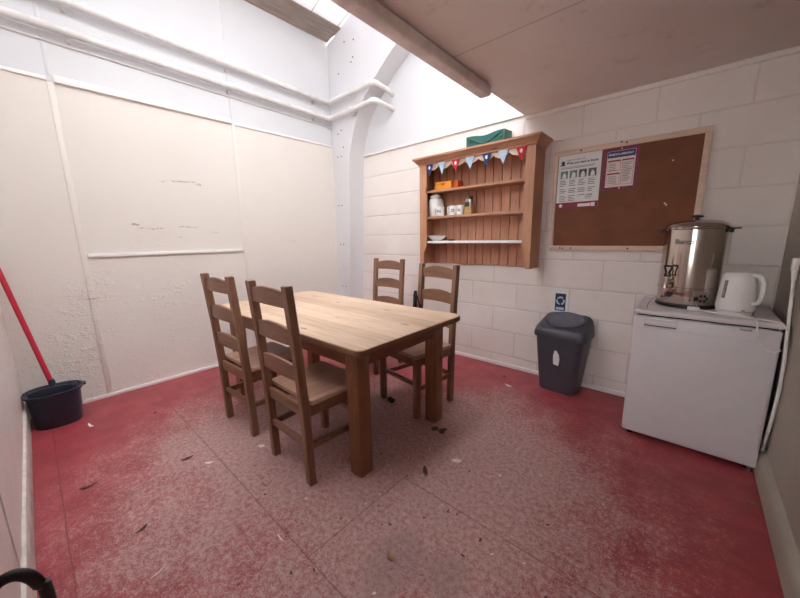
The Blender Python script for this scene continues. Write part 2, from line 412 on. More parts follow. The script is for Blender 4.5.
st(MB().span((-3.06, YB-.016, 2.178), (-1.14, YB, 2.19), .001), 'trim_10', 'trim')
st(MB().prism([(XD, 0), (XD-.028, 0), (XD-.028, .085), (XD-.018, .11), (XD, .125)], 'y', -1.6, 2.60), 'baseboard_right', 'wall_r')
# ceiling over the right half
st(MB().span((-1.137, -1.6, ZC), (XD, YB, ZC+.05), .002), 'ceiling', 'ceil')
st(MB().span((-1.13, YB-.02, ZC-.03), (XD, YB, ZC), .004), 'trim_11', 'ceil')
bt = MB().box((0, 0, 0), (.084, 3.34, .062), .018, None, 3).build('trim_12', 'batten', kind='structure')
bt.location = (-1.098, .47, ZC-.0315); bt.rotation_euler = (0, 0, R(.9))
# arched frame in the corner
arch = [(-3.205, 0), (-3.18, .58), (-3.14, 1.2), (-3.122, 1.6), (-3.108, 1.95), (-3.085, 2.18), (-3.02, 2.38), (-2.925, 2.57), (-2.81, 2.705),
        (-2.68, 2.81), (-2.57, 2.90), (-2.45, 2.98), (-2.30, 3.07), (-2.1, 3.155), (-1.85, 3.22), (-1.5, 3.26)]
poly = [(XA, 0)] + arch + [(-1.5, roofz(-1.5)), (XA, roofz(XA))]
fr = MB().prism(poly, 'y', 2.632, YB); fob = st(fr, 'trim_13', 'frame')
sc = MB()
for px, pz in [(-3.33, .62), (-3.27, .62), (-3.33, 1.15), (-3.27, 1.15), (-3.33, 1.62), (-3.27, 1.62), (-3.30, 2.18), (-3.24, 2.18), (-3.28, 2.43), (-3.22, 2.46), (-3.19, 2.27), (-3.22, 3.05), (-3.0, 3.1), (-2.97, 3.14), (-2.95, 3.3), (-3.1, 3.33)]:
    sc.ball((px, 2.631, pz), .009, (1, .35, 1), 8, 6)
sc.build('screw_heads', 'screw', fob)
# eaves timber and roof
st(MB().prism([(XA, 3.425), (-3.15, 3.472), (-3.15, 3.56), (XA-.15, 3.56), (XA-.15, 3.46), (XA, 3.46)], 'y', -.3, 2.632), 'trim_14', 'beam_grey')
def m_roof():
    t = NT('translucent_roof_sheet'); o = t.obj(); y = t.sep(o)[1]
    fr_ = t.math('FRACT', t.math('DIVIDE', t.math('ADD', y, 5), .33))
    ln = t.math('LESS_THAN', fr_, .03)
    c = t.mix(t.math('MULTIPLY', ln, .7), L(236, 234, 236), L(110, 102, 98))
    tr_ = t.n('ShaderNodeBsdfTranslucent'); t.put(tr_.inputs[0], c)
    t.set(c, .6)
    mx = t.n('ShaderNodeMixShader'); mx.inputs[0].default_value = .30
    t.t.links.new(t.b.outputs[0], mx.inputs[1]); t.t.links.new(tr_.outputs[0], mx.inputs[2]); t.t.links.new(mx.outputs[0], t.out.inputs[0])
    return t.m
M['roof'] = m_roof()
w2 = st(MB().prism([(-2.35, 2.42), (-1.15, 2.42), (-1.15, roofz(-1.15)-.02), (-2.35, roofz(-2.35)-.02)], 'y', YE-.09, YE-.085), 'added_window_2', 'glass')  # clerestory out of view, added to light the chairs and back wall
fm = MB()
for k in range(3):
    x = -2.33+k*.58; fm.span((x-.02, YE-.11, 2.42), (x+.02, YE-.06, roofz(x)-.03))
fm.span((-2.35, YE-.12, 2.42), (-1.15, YE-.04, 2.46)); fm.build('added_window_frame', 'trim', w2)
def roof_slab(name, x0, x1, mat, th=.006, dz=0):
    return st(MB().prism([(x0, roofz(x0)+dz), (x1, roofz(x1)+dz), (x1, roofz(x1)+dz+th), (x0, roofz(x0)+dz+th)], 'y', -.33, YB+.15), name, mat)
roof_slab('ceiling_sheet', -3.17, -2.75, 'roof', .006, .001)
roof_slab('ceiling_boards', -2.75, -1.9, 'white', .006, .001)
w1 = roof_slab('added_window_1', -1.9, .3, 'glass', .006, .001)  # unseen roof glazing, invented and sized to light the left half
bars = MB()
for k in range(6):
    y = .05+k*.5
    bars.prism([(-1.9, roofz(-1.9)+.008), (.3, roofz(.3)+.008), (.3, roofz(.3)+.05), (-1.9, roofz(-1.9)+.05)], 'y', y-.015, y+.015)
bars.build('added_window_bars', 'trim', w1)
st(MB().prism([(.3, roofz(.3)), (XD+.15, roofz(XD+.15)), (XD+.15, roofz(XD+.15)+.03), (.3, roofz(.3)+.03)], 'y', -.33, YB+.15), 'ceiling_roof', 'white')

# ------------------------------------------------------------------ pipes
def arc(p0, p1, p2, r=.05, n=5):
    """points rounding the corner p1"""
    p0, p1, p2 = Vector(p0), Vector(p1), Vector(p2); a = (p0-p1).normalized(); b = (p2-p1).normalized()
    A, B = p1+a*r, p1+b*r
    return [tuple((1-t)**2*A+2*t*(1-t)*p1+t*t*B) for t in [k/n for k in range(n+1)]]
def pipe(z0, z1, z2, z3, label, dx):
    t = thing('pipe', label, 'pipe', (0, 0, 0), 0, 'white pipes along the wall')
    P = [(XA+.055, YE, z0), (XA+.055, 2.572, z1), (-2.60+dx, 2.572, z2), (-2.585+dx, YB-.008, z3)]
    pts = [P[0]] + [tuple(Vector(P[0]).lerp(Vector(P[1]), k/6)) for k in range(1, 6)] + arc(*P[0:3], r=.045) + arc(*P[1:4], r=.045) + [P[3]]
    MB().tube(pts, .026, 14).build('tube', 'lead', t)
    e = MB(); q = arc(*P[1:4], r=.05); e.tube(q, .031, 14); e.build('elbow', 'lead', t)
    e = MB(); q = arc(*P[0:3], r=.05); e.tube(q, .031, 14); e.build('elbow', 'lead', t)
    for yy in (.40, 1.45, 2.38):
        zz = z0+(z1-z0)*(yy-YE)/(2.572-YE)
        c = MB(); c.tube([(XA+.055, yy-.012, zz), (XA+.055, yy+.012, zz)], .030, 14); c.span((XA-.006, yy-.008, zz-.05), (XA+.03, yy+.008, zz-.02)); c.build('clip', 'lead', t)
    c = MB(); c.tube([(-2.98, 2.572, z2), (-2.956, 2.572, z2)], .030, 14); c.span((-2.976, 2.57, z2-.05), (-2.96, 2.632, z2-.022)); c.build('clip', 'lead', t)
    return t
pipe(2.83, 2.765, 2.775, 2.735, 'upper of two white pipes high on the left wall, bending into the arch', 0)
pipe(2.635, 2.590, 2.605, 2.580, 'lower of two white pipes high on the left wall, above the panel rail', .0)
tag(MB().tube([(XA, YE, 2.565), (XA, 2.63, 2.522)], .0075, 8).build('conduit', 'lead'), 'thin white conduit just under the lower white pipe on the left wall', 'conduit')

# ------------------------------------------------------------------ table
tb = thing('dining_table', 'pale plank topped pine dining table with thick square legs', 'table', (-1.893, 1.334, 0), R(.5))
def rrect(hx, hy, r, n=5):
    p = []
    for cx, cy, a0 in ((hx-r, hy-r, 0), (-hx+r, hy-r, 90), (-hx+r, -hy+r, 180), (hx-r, -hy+r, 270)):
        for k in range(n+1):
            a = R(a0+90*k/n); p.append((cx+r*math.cos(a), cy+r*math.sin(a)))
    return p
def slab(hx, hy, r, z0, z1, e=.006):
    rings = []
    for z, k in ((z0, e), (z0+e, 0), (z1-e, 0), (z1-e*.3, e*.35), (z1, e)):
        rings.append([(x, y, z) for x, y in rrect(hx-k, hy-k, r)])
    return MB().loft(rings)
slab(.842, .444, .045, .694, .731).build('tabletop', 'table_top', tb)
for sx in (-1, 1):
    for sy in (-1, 1):
        MB().box((sx*.697, sy*.330, .347), (.086, .086, .694), .006).build('leg', 'table_leg', tb)
for sy in (-1, 1): MB().box((0, sy*.338, .640), (1.308, .024, .105), .002).build('apron', 'table_rail', tb)
for sx in (-1, 1): MB().box((sx*.705, 0, .640), (.024, .572, .105), .002).build('apron', 'table_rail', tb)

# ------------------------------------------------------------------ chairs
def make_chair(label, loc, rz):
    t = thing('dining_chair', label, 'chair', loc, rz, 'ladder back chairs round the table')
    hw = .178
    yb = lambda z: -.172 - .012*(1 if z > .42 else 0) - max(0, z-.40)*.085
    for s in (-1, 1):
        b = MB(); w = .0185
        prof = [(-.172, 0), (-.182, .42), (-.198, .70), (-.224, 1.02)]
        d = .021
        poly = [(y-d, z) for y, z in prof] + [(y+d, z) for y, z in prof[::-1]]
        b.prism(poly, 'x', s*hw-w, s*hw+w)
        bmesh.ops.bevel(b.bm, geom=list(b.bm.edges), offset=.004, segments=1, affect='EDGES')
        b.build('back_post', 'chair_z', t)
        MB().box((s*.192, .178, .213), (.040, .040, .426), .003).build('front_leg', 'chair_z', t)
    def post_y(z):
        pr = [(-.172, 0), (-.182, .42), (-.198, .70), (-.224, 1.02)]
        for (y0, z0), (y1, z1) in zip(pr, pr[1:]):
            if z <= z1: return y0+(y1-y0)*(z-z0)/(z1-z0)
        return pr[-1][0]
    for z0, h, ar in ((.914, .068, .022), (.735, .074, .022), (.556, .072, .020)):
        rings = []
        n = 10
        for k in range(n+1):
            u = -1+2*k/n; x = u*(hw-.012)
            yy = post_y(z0+.04) - .012*(1-u*u)
            top = z0+h+ar*(1-u*u); bot = z0+.004*(1-u*u)
            rings.append([(x, yy-.009, bot), (x, yy+.009, bot), (x, yy+.009, top-.003), (x, yy+.004, top), (x, yy-.004, top), (x, yy-.009, top-.003)])
        MB().loft(rings).build('back_slat', 'chair_x', t)
    # seat: a little wider at the front, notched round the posts by sitting in front of them
    sp = [(-.195, -.158), (.195, -.158), (.203, -.150), (.212, .178), (.210, .195), (.198, .203), (-.198, .203), (-.210, .195), (-.212, .178), (-.203, -.150)]
    m = MB(); rings = []
    for z, k in ((.426, .985), (.430, 1), (.446, 1), (.451, .985)): rings.append([(x*k, y*k, z) for x, y in sp])
    m.loft(rings); m.build('seat', 'chair_seat', t)
    for s in (-1, 1):
        MB().bar((s*.180, -.165, .396), (s*.190, .162, .396), .020, .060, .002, (0, 0, 1)).build('seat_rail', 'chair_x', t)
    MB().box((0, -.178, .396), (.32, .020, .060), .002).build('seat_rail', 'chair_x', t)
    MB().box((0, .180, .396), (.345, .020, .060), .002).build('seat_rail', 'chair_x', t)
    for s in (-1, 1):
        MB().bar((s*.178, -.158, .205), (s*.192, .160, .205), .020, .032, .002, (0, 0, 1)).build('stretcher', 'chair_x', t)
    MB().box((0, -.176, .215), (.322, .020, .034), .002).build('stretcher', 'chair_x', t)
    MB().box((0, .178, .235), (.345, .020, .030), .002).build('stretcher', 'chair_x', t)
    return t
ch = make_chair('brown ladder back chair on the near side of the table, closest to the camera', (-1.500, .957, 0), 0)
dup(ch, 'brown ladder back chair at the near table side, farther left by the panelled wall', (-2.140, .955, 0), R(2))
dup(ch, 'brown ladder back chair behind the table with a black strap on its left post', (-1.462, 1.822, 0), R(170.8))
dup(ch, 'brown ladder back chair behind the table, standing farthest back beside the white arch', (-2.232, 2.125, 0), R(180))
# strap on the chair post
sp = thing('strap', 'black strap looped round the left post of the chair below the wall shelves', 'strap', (0, 0, 0))
px, py = -1.636, 2.060
m = MB(); m.tube([(px+.004, py-.040, .80), (px+.004, py-.044, .765), (px+.0, py-.044, .70), (px-.008, py-.042, .62)], [.012, .017, .016, .020], 8); m.build('loop', 'black_strap', sp)
m = MB(); m.prism([(px+.058, .705), (px+.072, .700), (px+.128, .600), (px+.066, .596)], 'y', 1.992, 1.998); m.build('tail', 'green_dark', sp)
m = MB(); m.tube([(px+.006, py-.050, .775), (px+.035, py-.060, .765), (px+.062, py-.066, .70)], .005, 6); m.build('cord', 'black_strap', sp)

# ------------------------------------------------------------------ wall shelf (hutch)
HX0, HX1, HY, HZ0, HZ1 = -2.066, -.965, 2.651, .955, 1.915
h = thing('wall_shelf', 'orange pine wall shelf unit with boarded back and heavy cornice', 'shelf', (0, 0, 0))
bk = MB(); nb = 13; w = (HX1-HX0-.04)/nb
for k in range(nb):
    x0 = HX0+.02+k*w; bk.span((x0+.0022, YB-.018, HZ0+.004*math.sin(k)), (x0+w-.0022, YB-.005, HZ1), .003, 1)
bk.span((HX0+.02, YB-.006, HZ0+.01), (HX1-.02, YB-.001, HZ1))
bk.build('back_boards', 'pine_back', h)
side = [(YB-.001, HZ0), (YB-.05, HZ0), (HY+.05, HZ0+.0), (HY+.028, HZ0+.01), (HY+.045, HZ0+.05), (HY+.02, HZ0+.09), (HY+.035, HZ0+.14), (HY+.004, HZ0+.175), (HY+.004, HZ1), (YB-.001, HZ1)]
side_r = [(YB-.001, HZ0), (HY+.003, HZ0), (HY+.003, HZ1), (YB-.001, HZ1)]
MB().prism(side_r, 'x', HX0, HX0+.02).build('side_panel', 'pine_z', h)
MB().prism(side_r, 'x', HX1-.02, HX1).build('side_panel', 'pine_z', h)
# face stiles with a scalloped foot
def stile(x0, x1, sgn):
    z = HZ0
    inner = x1 if sgn > 0 else x0; outer = x0 if sgn > 0 else x1
    q = [(outer, HZ1), (outer, z), (inner-sgn*.045, z)]
    for k in range(9):
        a = k/8; q.append((inner-sgn*(.045-.045*a)+sgn*.008*math.sin(a*PI*3), z+.0+.22*a))
    q.append((inner, HZ1))
    return MB().prism(q, 'y', HY-.014, HY+.004)
stile(HX0-.002, HX0+.078, 1).build('stile', 'pine_z', h)
stile(HX1-.072, HX1+.002, -1).build('stile', 'pine_z', h)
for zt, mt in ((1.662, 'pine_x'), (1.418, 'pine_x'), (1.183, 'trim')):
    sh = MB().span((HX0+.02, HY+.012, zt-.022), (HX1-.02, YB-.019, zt), .003); o = sh.build('shelf', mt, h)
    if mt == 'trim': o['label'] = 'white painted shelf'
# scalloped frieze
q = [(HX0+.076, HZ1)]; x = HX0+.076; W = HX1-.072-x; n = 7
for k in range(n):
    for j in range(9):
        a = j/8; q.append((x+W*(k+a)/n, 1.868-.030*math.sin(a*PI)**.7))
q.append((x+W, HZ1))
MB().prism(q, 'y', HY-.006, HY+.010).build('frieze', 'pine_board', h)
# cornice moulding, mitred front and both returns
prof = [(0, 1.892), (.010, 1.892), (.012, 1.905), (.024, 1.912), (.036, 1.930), (.046, 1.938), (.052, 1.942), (.052, 1.958), (0, 1.958)]
cm = MB(); path = [(HX0, YB-.002, -1, 0), (HX0, HY-.014, -1, -1), (HX1, HY-.014, 1, -1), (HX1, YB-.002, 1, 0)]
cm.loft([[(px+o*nx, py+o*ny, z) for o, z in prof] for px, py, nx, ny in path])
cm.span((HX0, HY-.010, 1.915), (HX1, YB-.002, 1.957))
cm.build('cornice', 'pine_x', h)

# bunting
bn = thing('bunting', 'string of red, navy and pale blue triangular flags along the shelf cornice', 'bunting', (0, 0, 0))
yb_ = HY-.020
fl = [(-1.984, -1.905, 'navy'), (-1.846, -1.764, 'sky_cloth'), (-1.700, -1.618, 'red_cloth'), (-1.558, -1.472, 'sky_cloth'), (-1.406, -1.317, 'navy'), (-1.266, -1.170, 'sky_cloth'), (-1.117, -1.024, 'red_cloth')]
MB().tube([(-2.03, yb_, 1.905)] + [(x, yb_, 1.905+.001*math.sin(i*1.7)) for i, (a, b, c) in enumerate(fl) for x in (a, b)] + [(-.99, yb_, 1.905)], .0028, 6).build('string', 'string', bn)
for i, (a, b, c) in enumerate(fl):
    zt = 1.905; a -= .003; b += .003; c0 = (a+b)/2
    f = MB().prism([(a, zt), (b, zt), (c0+.002, 1.784)], 'y', yb_-.0015, yb_+.0005).build('flag', c, bn)
    f['label'] = {'navy': 'navy flag', 'sky_cloth': 'pale blue flag', 'red_cloth': 'red flag'}[c]
    if c != 'sky_cloth':
        m = MB(); m.prism([(c0+.014*math.cos(q*PI/3)*(1 if q % 2 else .7), 1.862+.017*math.sin(q*PI/3)) for q in range(6)], 'y', yb_-.0022, yb_-.0014); m.build('white_patch', 'white_cloth', f)
    else:
        m = MB()
        for q in range(5): m.prism([(c0-.02+.01*q+.003*math.cos(k*PI/2), 1.885-.012*((q*2) % 4)+.003*math.sin(k*PI/2)) for k in range(4)], 'y', yb_-.0022, yb_-.0014)
        m.build('white_dots', 'white_cloth', f)

# green crate on top of the hutch
cr = thing('crate', 'folded green plastic crate lying on top of the pine shelf unit', 'crate', (0, 0, 0))
cz = 1.958; x0, x1, y0, y1 = -1.590, -1.240, 2.690, 2.83
m = MB()
n = 12; top = []; 
for k in range(n+1):
    a = k/n; top.append((x0+(x1-x0)*a, cz+.105-.030*math.sin(PI*a)**2*0))
wave = [(x0+(x1-x0)*k/16, cz+.112-(.016*(math.sin(PI*k/16)**4))) for k in range(17)]
m.prism([(x0, cz), (x1, cz)] + wave[::-1], 'y', y0, y0+.012)
m.build('front_wall', 'green_crate', cr)
m = MB(); m.prism([(x0, cz), (x1, cz), (x1, cz+.122), (x0, cz+.122)], 'y', y1-.012, y1); m.build('back_wall', 'green_crate', cr)
for xx in (x0, x1-.012):
    MB().prism([(y0+.012, cz), (y1-.012, cz), (y1-.012, cz+.120), (y0+.012, cz+.112)], 'x', xx, xx+.012).build('end_wall', 'green_crate', cr)
MB().span((x0+.012, y0+.012, cz), (x1-.012, y1-.012, cz+.02)).build('base', 'green_crate', cr)
m = MB(); m.tube([(x0+.02+(x1-x0-.04)*k/12, y0-.004, cz+.062+.030*math.cos(PI*2*k/12)) for k in range(13)], .008, 8); m.build('handle', 'green_crate', cr)
for xx in (x0+.03, x1-.03): MB().box((xx, y0-.003, cz+.075), (.03, .008, .04), .002).build('clip', 'green_crate', cr)

# shelf contents
zs1, zs2, zs3 = 1.662, 1.418, 1.183
ob = thing('box', 'small orange lidded box on the top shelf of the pine unit', 'box', (-1.835, 2.745, zs1))
MB().box((0, 0, .028), (.175, .10, .056), .003).build('body', 'orange', ob)
MB().box((0, 0, .064), (.181, .105, .016), .004).build('lid', 'orange', ob)
MB().box((0, -.052, .048), (.03, .006, .018), .002).build('clasp', 'orange_dk', ob)
tag(MB().box((-1.712, 2.765, zs1+.035), (.050, .09, .07), .004).build('packet', 'orange_dk'), 'dark orange packet right of the small orange box on the top shelf', 'packet')
jg = thing('storage_jar', 'tall white jar at the left end of the middle shelf', 'jar', (-1.958, 2.762, zs2))
MB().lathe([(.062, 0), (.070, .01), (.073, .10), (.073, .14), (.066, .168), (.054, .176)], seg=28).build('body', 'ceramic', jg)
MB().lathe([(.054, .176), (.060, .179), (.060, .196), (.050, .206), (.018, .210), (.016, .220), (.004, .223)], seg=28).build('lid', 'ceramic', jg)
def make_mug(label, loc, rz):
    t = thing('mug', label, 'mug', loc, rz, 'mugs on the middle shelf')
    MB().lathe([(.030, 0), (.034, .003), (.036, .086), (.0345, .087), (.033, .083), (.031, .008), (.002, .006)], seg=28).build('cup', 'ceramic', t)
    MB().tube([(-.034+.0, 0, .070), (-.050, 0, .073), (-.060, 0, .060), (-.061, 0, .040), (-.052, 0, .024), (-.033, 0, .020)], .0055, 8).build('handle', 'ceramic', t)
    return t
mg = make_mug('white mug with dark lettering, leftmost of the mugs beside the tall white jar', (-1.862, 2.697, zs2), R(12))
g2 = dup(mg, 'plain white mug between the lettered mug and the mug with a dark side mark', (-1.800, 2.778, zs2), R(115))
g3 = dup(mg, 'white mug with a dark mark on its right side, third along the shelf', (-1.735, 2.705, zs2), R(75))
g4 = dup(mg, 'white mug with a dark mark, right beside the glass jar', (-1.655, 2.705, zs2), R(75))
def on_cyl(r, a0):
    return lambda u, w, d: ((r+d)*math.sin(u/r+a0), -(r+d)*math.cos(u/r+a0), w)
def mug_print(t, body, size, a0, z):
    m = MB(); f = on_cyl(.0362, a0 - t.rotation_euler.z)
    m.text(body, size, 0, 0, 0, .0006, .0008, 'CENTER', lambda u, w, d: f(u, w+z, d)); m.build('lettering', 'print_dark', t)
mug_print(mg, 'ON', .040, -.25, .03)
mug_print(g3, 'O', .040, .70, .03)
mug_print(g4, 'A', .036, .35, .03)
cj = thing('coffee_jar', 'glass jar of pale granules with a dark label on the middle shelf', 'jar', (-1.572, 2.735, zs2), 0)
m = MB(); m.loft([[(x, y, z) for x, y in rrect(.036*k, .036*k, .012)] for z, k in ((0, .92), (.004, 1), (.075, 1), (.078, .98))]); m.build('contents', 'coffee', cj)
m = MB(); m.loft([[(x, y, z) for x, y in rrect(.0362*k, .0362*k, .013)] for z, k in ((.079, .99), (.105, 1.0), (.122, .86), (.132, .80))]); m.build('glass', 'steel_dull', cj)
MB().lathe([(.031, .132), (.034, .134), (.034, .158), (.030, .163)], seg=24).build('lid', 'lid_dk', cj)
MB().box((-.002, -.037, .088), (.046, .003, .040), .001).build('jar_label', 'label_dk', cj)
bw = tag(MB().lathe([(.040, 0), (.044, .003), (.078, .030), (.098, .050), (.097, .052), (.074, .033), (.04, .008), (.002, .007)], seg=32).build('bowl', 'ceramic'), 'shallow white bowl on the white lower shelf of the pine unit', 'bowl')
bw.location = (-1.938, 2.745, zs3)
li = tag(MB().lathe([(.024, 0), (.028, .003), (.028, .010), (.022, .013)], seg=20).build('jar_lid', 'black_plastic'), 'small black lid lying right of the white bowl', 'lid'); li.location = (-1.76, 2.735, zs3)

# ------------------------------------------------------------------ notice board and posters
nb_ = thing('notice_board', 'brown notice board with a pale wooden frame on the block wall', 'notice board', (0, 0, 0))
bx0, bx1, bz0, bz1 = -.885, .014, 1.100, 1.850
MB().span((bx0+.03, YB-.016, bz0+.03), (bx1-.03, YB-.001, bz1-.03)).build('panel', 'cork', nb_)
fw = .036
for lo, hi in (((bx0, bz1-fw), (bx1, bz1)), ((bx0, bz0), (bx1, bz0+fw))):
    MB().span((lo[0], YB-.026, lo[1]), (hi[0], YB-.001, hi[1]), .003).build('frame_rail', 'pine_board', nb_)
for lo, hi in (((bx0, bz0+fw), (bx0+fw*.8, bz1-fw)), ((bx1-fw, bz0+fw), (bx1, bz1-fw))):
    MB().span((lo[0], YB-.026, lo[1]), (hi[0], YB-.001, hi[1]), .003).build('frame_stile', 'pine_board', nb_)
for x, z in ((-.70, bz1-.018), (-.42, bz1-.015), (-.45, bz1-.006), (-.72, bz0+.018), (-.80, bz0+.018), (-.35, bz0+.018), (-.02, bz0+.02), (-.78, bz0+.016)): MB().ball((x, YB-.026, z), .006, (1, .4, 1), 8, 6).build('screw', 'screw', nb_)
for x, z in ((-.16, 1.68), (-.17, 1.41), (-.175, 1.415), (-.165, 1.402)): MB().ball((x, YB-.016, z), .005, (1, .5, 1), 8, 6).build('drawing_pin', 'flake', nb_)
yp = YB-.0175
p1 = thing('poster', 'white law poster with four photographs and a maroon foot on the notice board', 'poster', (0, 0, 0), 0, 'posters on the notice board')
X0, X1, Z0, Z1 = -.853, -.563, 1.418, 1.812
MB().span((X0, yp-.0008, Z0), (X1, yp+.0008, Z1)).build('sheet', 'paper', p1)
yt = yp-.0012
MB().span((X0, yt-.0003, Z0), (X1, yt, Z0+.048)).build('foot_band', 'maroon', p1)
m = MB(); m.text('Health and Safety Law', .014, X0+.058, yt, Z1-.040, .0005); m.build('small_heading', 'text_dark', p1)
m = MB(); m.text('What you need to know', .026, X0+.056, yt, Z1-.066, .0005, .0006, width=.215); m.build('heading', 'text_dark', p1)
m = MB()
m.prism([(X0+.033+.016*math.cos(a*PI/5)*(1 if a % 2 else .65), Z1-.052+.017*math.sin(a*PI/5)*(1 if a % 2 else .7)) for a in range(10)], 'y', yt-.0004, yt)
m.span((X0+.016, yt-.0004, Z1-.073), (X0+.050, yt, Z1-.064)); m.build('crest', 'text_dark', p1)
for k in range(4):
    xx = X0+.020+k*.064
    o = MB().span((xx, yt-.0004, Z1-.168), (xx+.052, yt, Z1-.112)).build('photograph', 'photo_green' if k < 2 else 'photo_grey', p1)
    MB().prism([(xx+.012, Z1-.166), (xx+.018, Z1-.135), (xx+.028, Z1-.124), (xx+.040, Z1-.14), (xx+.042, Z1-.166)], 'y', yt-.0008, yt-.0004).build('figure_shape', 'paper', o)
m = MB(); rr = random.Random(3)
for k in range(2): m.span((X0+.02, yt-.0003, Z1-.088-k*.009), (X1-.03-rr.random()*.03, yt, Z1-.0845-k*.009))
for c in range(4):
    xx = X0+.020+c*.064
    for k in range(13 if c < 2 else 10):
        if k in (4, 8): continue
        m.span((xx, yt-.0003, Z1-.186-k*.0125), (xx+.030+rr.random()*.022, yt, Z1-.181-k*.0125))
for k in range(3): m.span((X1-.09, yt-.0003, Z0+.068+k*.011), (X1-.03-rr.random()*.02, yt, Z0+.072+k*.011))
m.build('text_columns', 'text_grey', p1)
MB().span((X0+.155, yt-.0008, Z0+.012), (X1-.048, yt-.0004, Z0+.034)).build('address_panel', 'paper', p1)
MB().span((X1-.045, yt-.0008, Z0+.010), (X1-.02, yt-.0004, Z0+.038)).build('emblem_panel', 'paper', p1)
MB().prism([(X0+.035+.013*math.cos(a*PI/4), Z0+.026+.013*math.sin(a*PI/4)) for a in range(8)], 'y', yt-.0008, yt-.0004).build('round_emblem', 'paper', p1)
p2 = thing('poster', 'smaller purple bordered poster with a navy heading, second on the notice board', 'poster', (0, 0, 0), 0, 'posters on the notice board')
X0, X1, Z0, Z1 = -.548, -.343, 1.531, 1.808
MB().span((X0, yp-.0008, Z0), (X1, yp+.0008, Z1)).build('sheet', 'purple', p2)
MB().span((X0+.020, yt-.0003, Z0+.018), (X1-.018, yt, Z1-.018)).build('inner_sheet', 'paper_pink', p2)
yt2 = yt-.0004
MB().span((X0+.022, yt2-.0003, Z1-.062), (X1-.020, yt2, Z1-.020)).build('heading_band', 'navy_print', p2)
m = MB(); m.text('+', .034, X0+.026, yt2-.0005, Z1-.052, .0005, .0008); m.text('MEDICAL EMERGENCY', .018, X0+.046, yt2-.0005, Z1-.047, .0005, .0004, width=.130); m.build('heading', 'paper', p2)
m = MB()
for a, b, c, d in ((X0+.026, X0+.102, Z1-.150, Z1-.080), (X0+.026, X0+.102, Z1-.245, Z1-.166), (X0+.112, X1-.026, Z1-.245, Z1-.080)):
    m.span((a, yt2-.0003, c), (b, yt2, c+.0018)); m.span((a, yt2-.0003, d), (b, yt2, d+.0018)); m.span((a, yt2-.0003, c), (a+.0018, yt2, d)); m.span((b, yt2-.0003, c), (b+.0018, yt2, d))
    m.span((a, yt2-.0003, d-.008), (b, yt2, d))
m.build('box_rules', 'maroon', p2)
for zz, nn, xa, xb in ((.104, 5, .034, .028), (.190, 5, .034, .028), (.104, 12, .118, .024)):
    m = MB()
    for k in range(nn): m.span((X0+xa, yt2-.0003, Z1-zz-k*.011), (X0+xa+.030+rr.random()*xb, yt2, Z1-zz+.004-k*.011))
    m.build('text_block', 'text_grey', p2)
for x, z in ((-.445, Z1-.006), (-.44, Z0+.008)): MB().ball((x, yp-.002, z), .005, (1, .6, 1), 8, 6).build('drawing_pin', 'flake', p2)
# sticker above the bin
sk = thing('sticker', 'small navy recycling sticker with a white symbol on the block wall above the bin', 'sticker', (0, 0, 0))
MB().span((-.822, YB-.0022, .592), (-.722, YB-.0002, .756)).build('backing', 'paper', sk)
MB().span((-.812, YB-.0028, .604), (-.732, YB-.0021, .748)).build('print', 'ink', sk)
m = MB(); ys = YB-.0034
cx, cz_ = -.772, .688
for k in range(3):
    a0 = R(90+120*k)
    a, b, c = a0-R(42), a0+R(42), a0+R(62)
    ring = [(cx+.033*math.cos(a+(b-a)*j/6), cz_+.036*math.sin(a+(b-a)*j/6)) for j in range(7)] + [(cx+.027*math.cos(c), cz_+.029*math.sin(c))] + [(cx+.020*math.cos(b-(b-a)*j/6), cz_+.022*math.sin(b-(b-a)*j/6)) for j in range(7)]
    m.prism(ring, 'y', ys, YB-.0027)
m.span((-.803, ys, .612), (-.742, YB-.0027, .634)); m.build('symbol', 'sky_cloth', sk)

# ------------------------------------------------------------------ fridge
fx0, fx1, fy0, fy1 = -.216, .362, 2.298, 2.82
fz = .792
f = thing('fridge', 'white under-counter fridge against the right hand corner', 'fridge', (0, 0, 0))
MB().span((fx0+.004, fy0+.045, .012), (fx1-.004, fy1, .758), .006).build('cabinet', 'enamel', f)
MB().span((fx0-.002, fy0-.004, .764), (fx1+.002, fy1, fz), .008, 3).build('worktop', 'enamel', f)
MB().span((fx0+.015, fy0+.02, .75), (fx1-.015, fy1-.02, .766)).build('gap_strip', 'enamel_dk', f)
d = MB().span((fx0, fy0, .028), (fx1, fy0+.043, .755), .012, 3).build('door', 'enamel', f)
MB().span((fx0+.006, fy0-.0022, .688), (fx1-.006, fy0+.002, .692), .0008).build('ridge', 'enamel', d)
m = MB(); m.span((fx0+.050, fy0-.001, .700), (fx0+.194, fy0+.004, .736), .002); m.build('handle_recess', 'grey_print', d)
m = MB(); m.prism([(fy0-.022, .712), (fy0-.022, .724), (fy0-.010, .738), (fy0+.002, .742), (fy0+.002, .734), (fy0-.010, .722), (fy0-.014, .712)], 'x', fx0+.052, fx0+.194); m.build('handle', 'enamel', d)
m = MB(); m.text('Hotpoint', .016, .218, fy0-.0008, .738, .0006, .0004, width=.042); m.build('badge', 'grey_print', d)
for xx in (fx0+.04, fx1-.03): MB().lathe([(.016, 0), (.016, .014)], (xx, fy0+.05, 0), 14).build('foot', 'black_plastic', f)
MB().lathe([(.012, 0), (.012, .028)], (fx1-.02, fy0+.022, 0), 14).build('hinge', 'steel_dull', f)

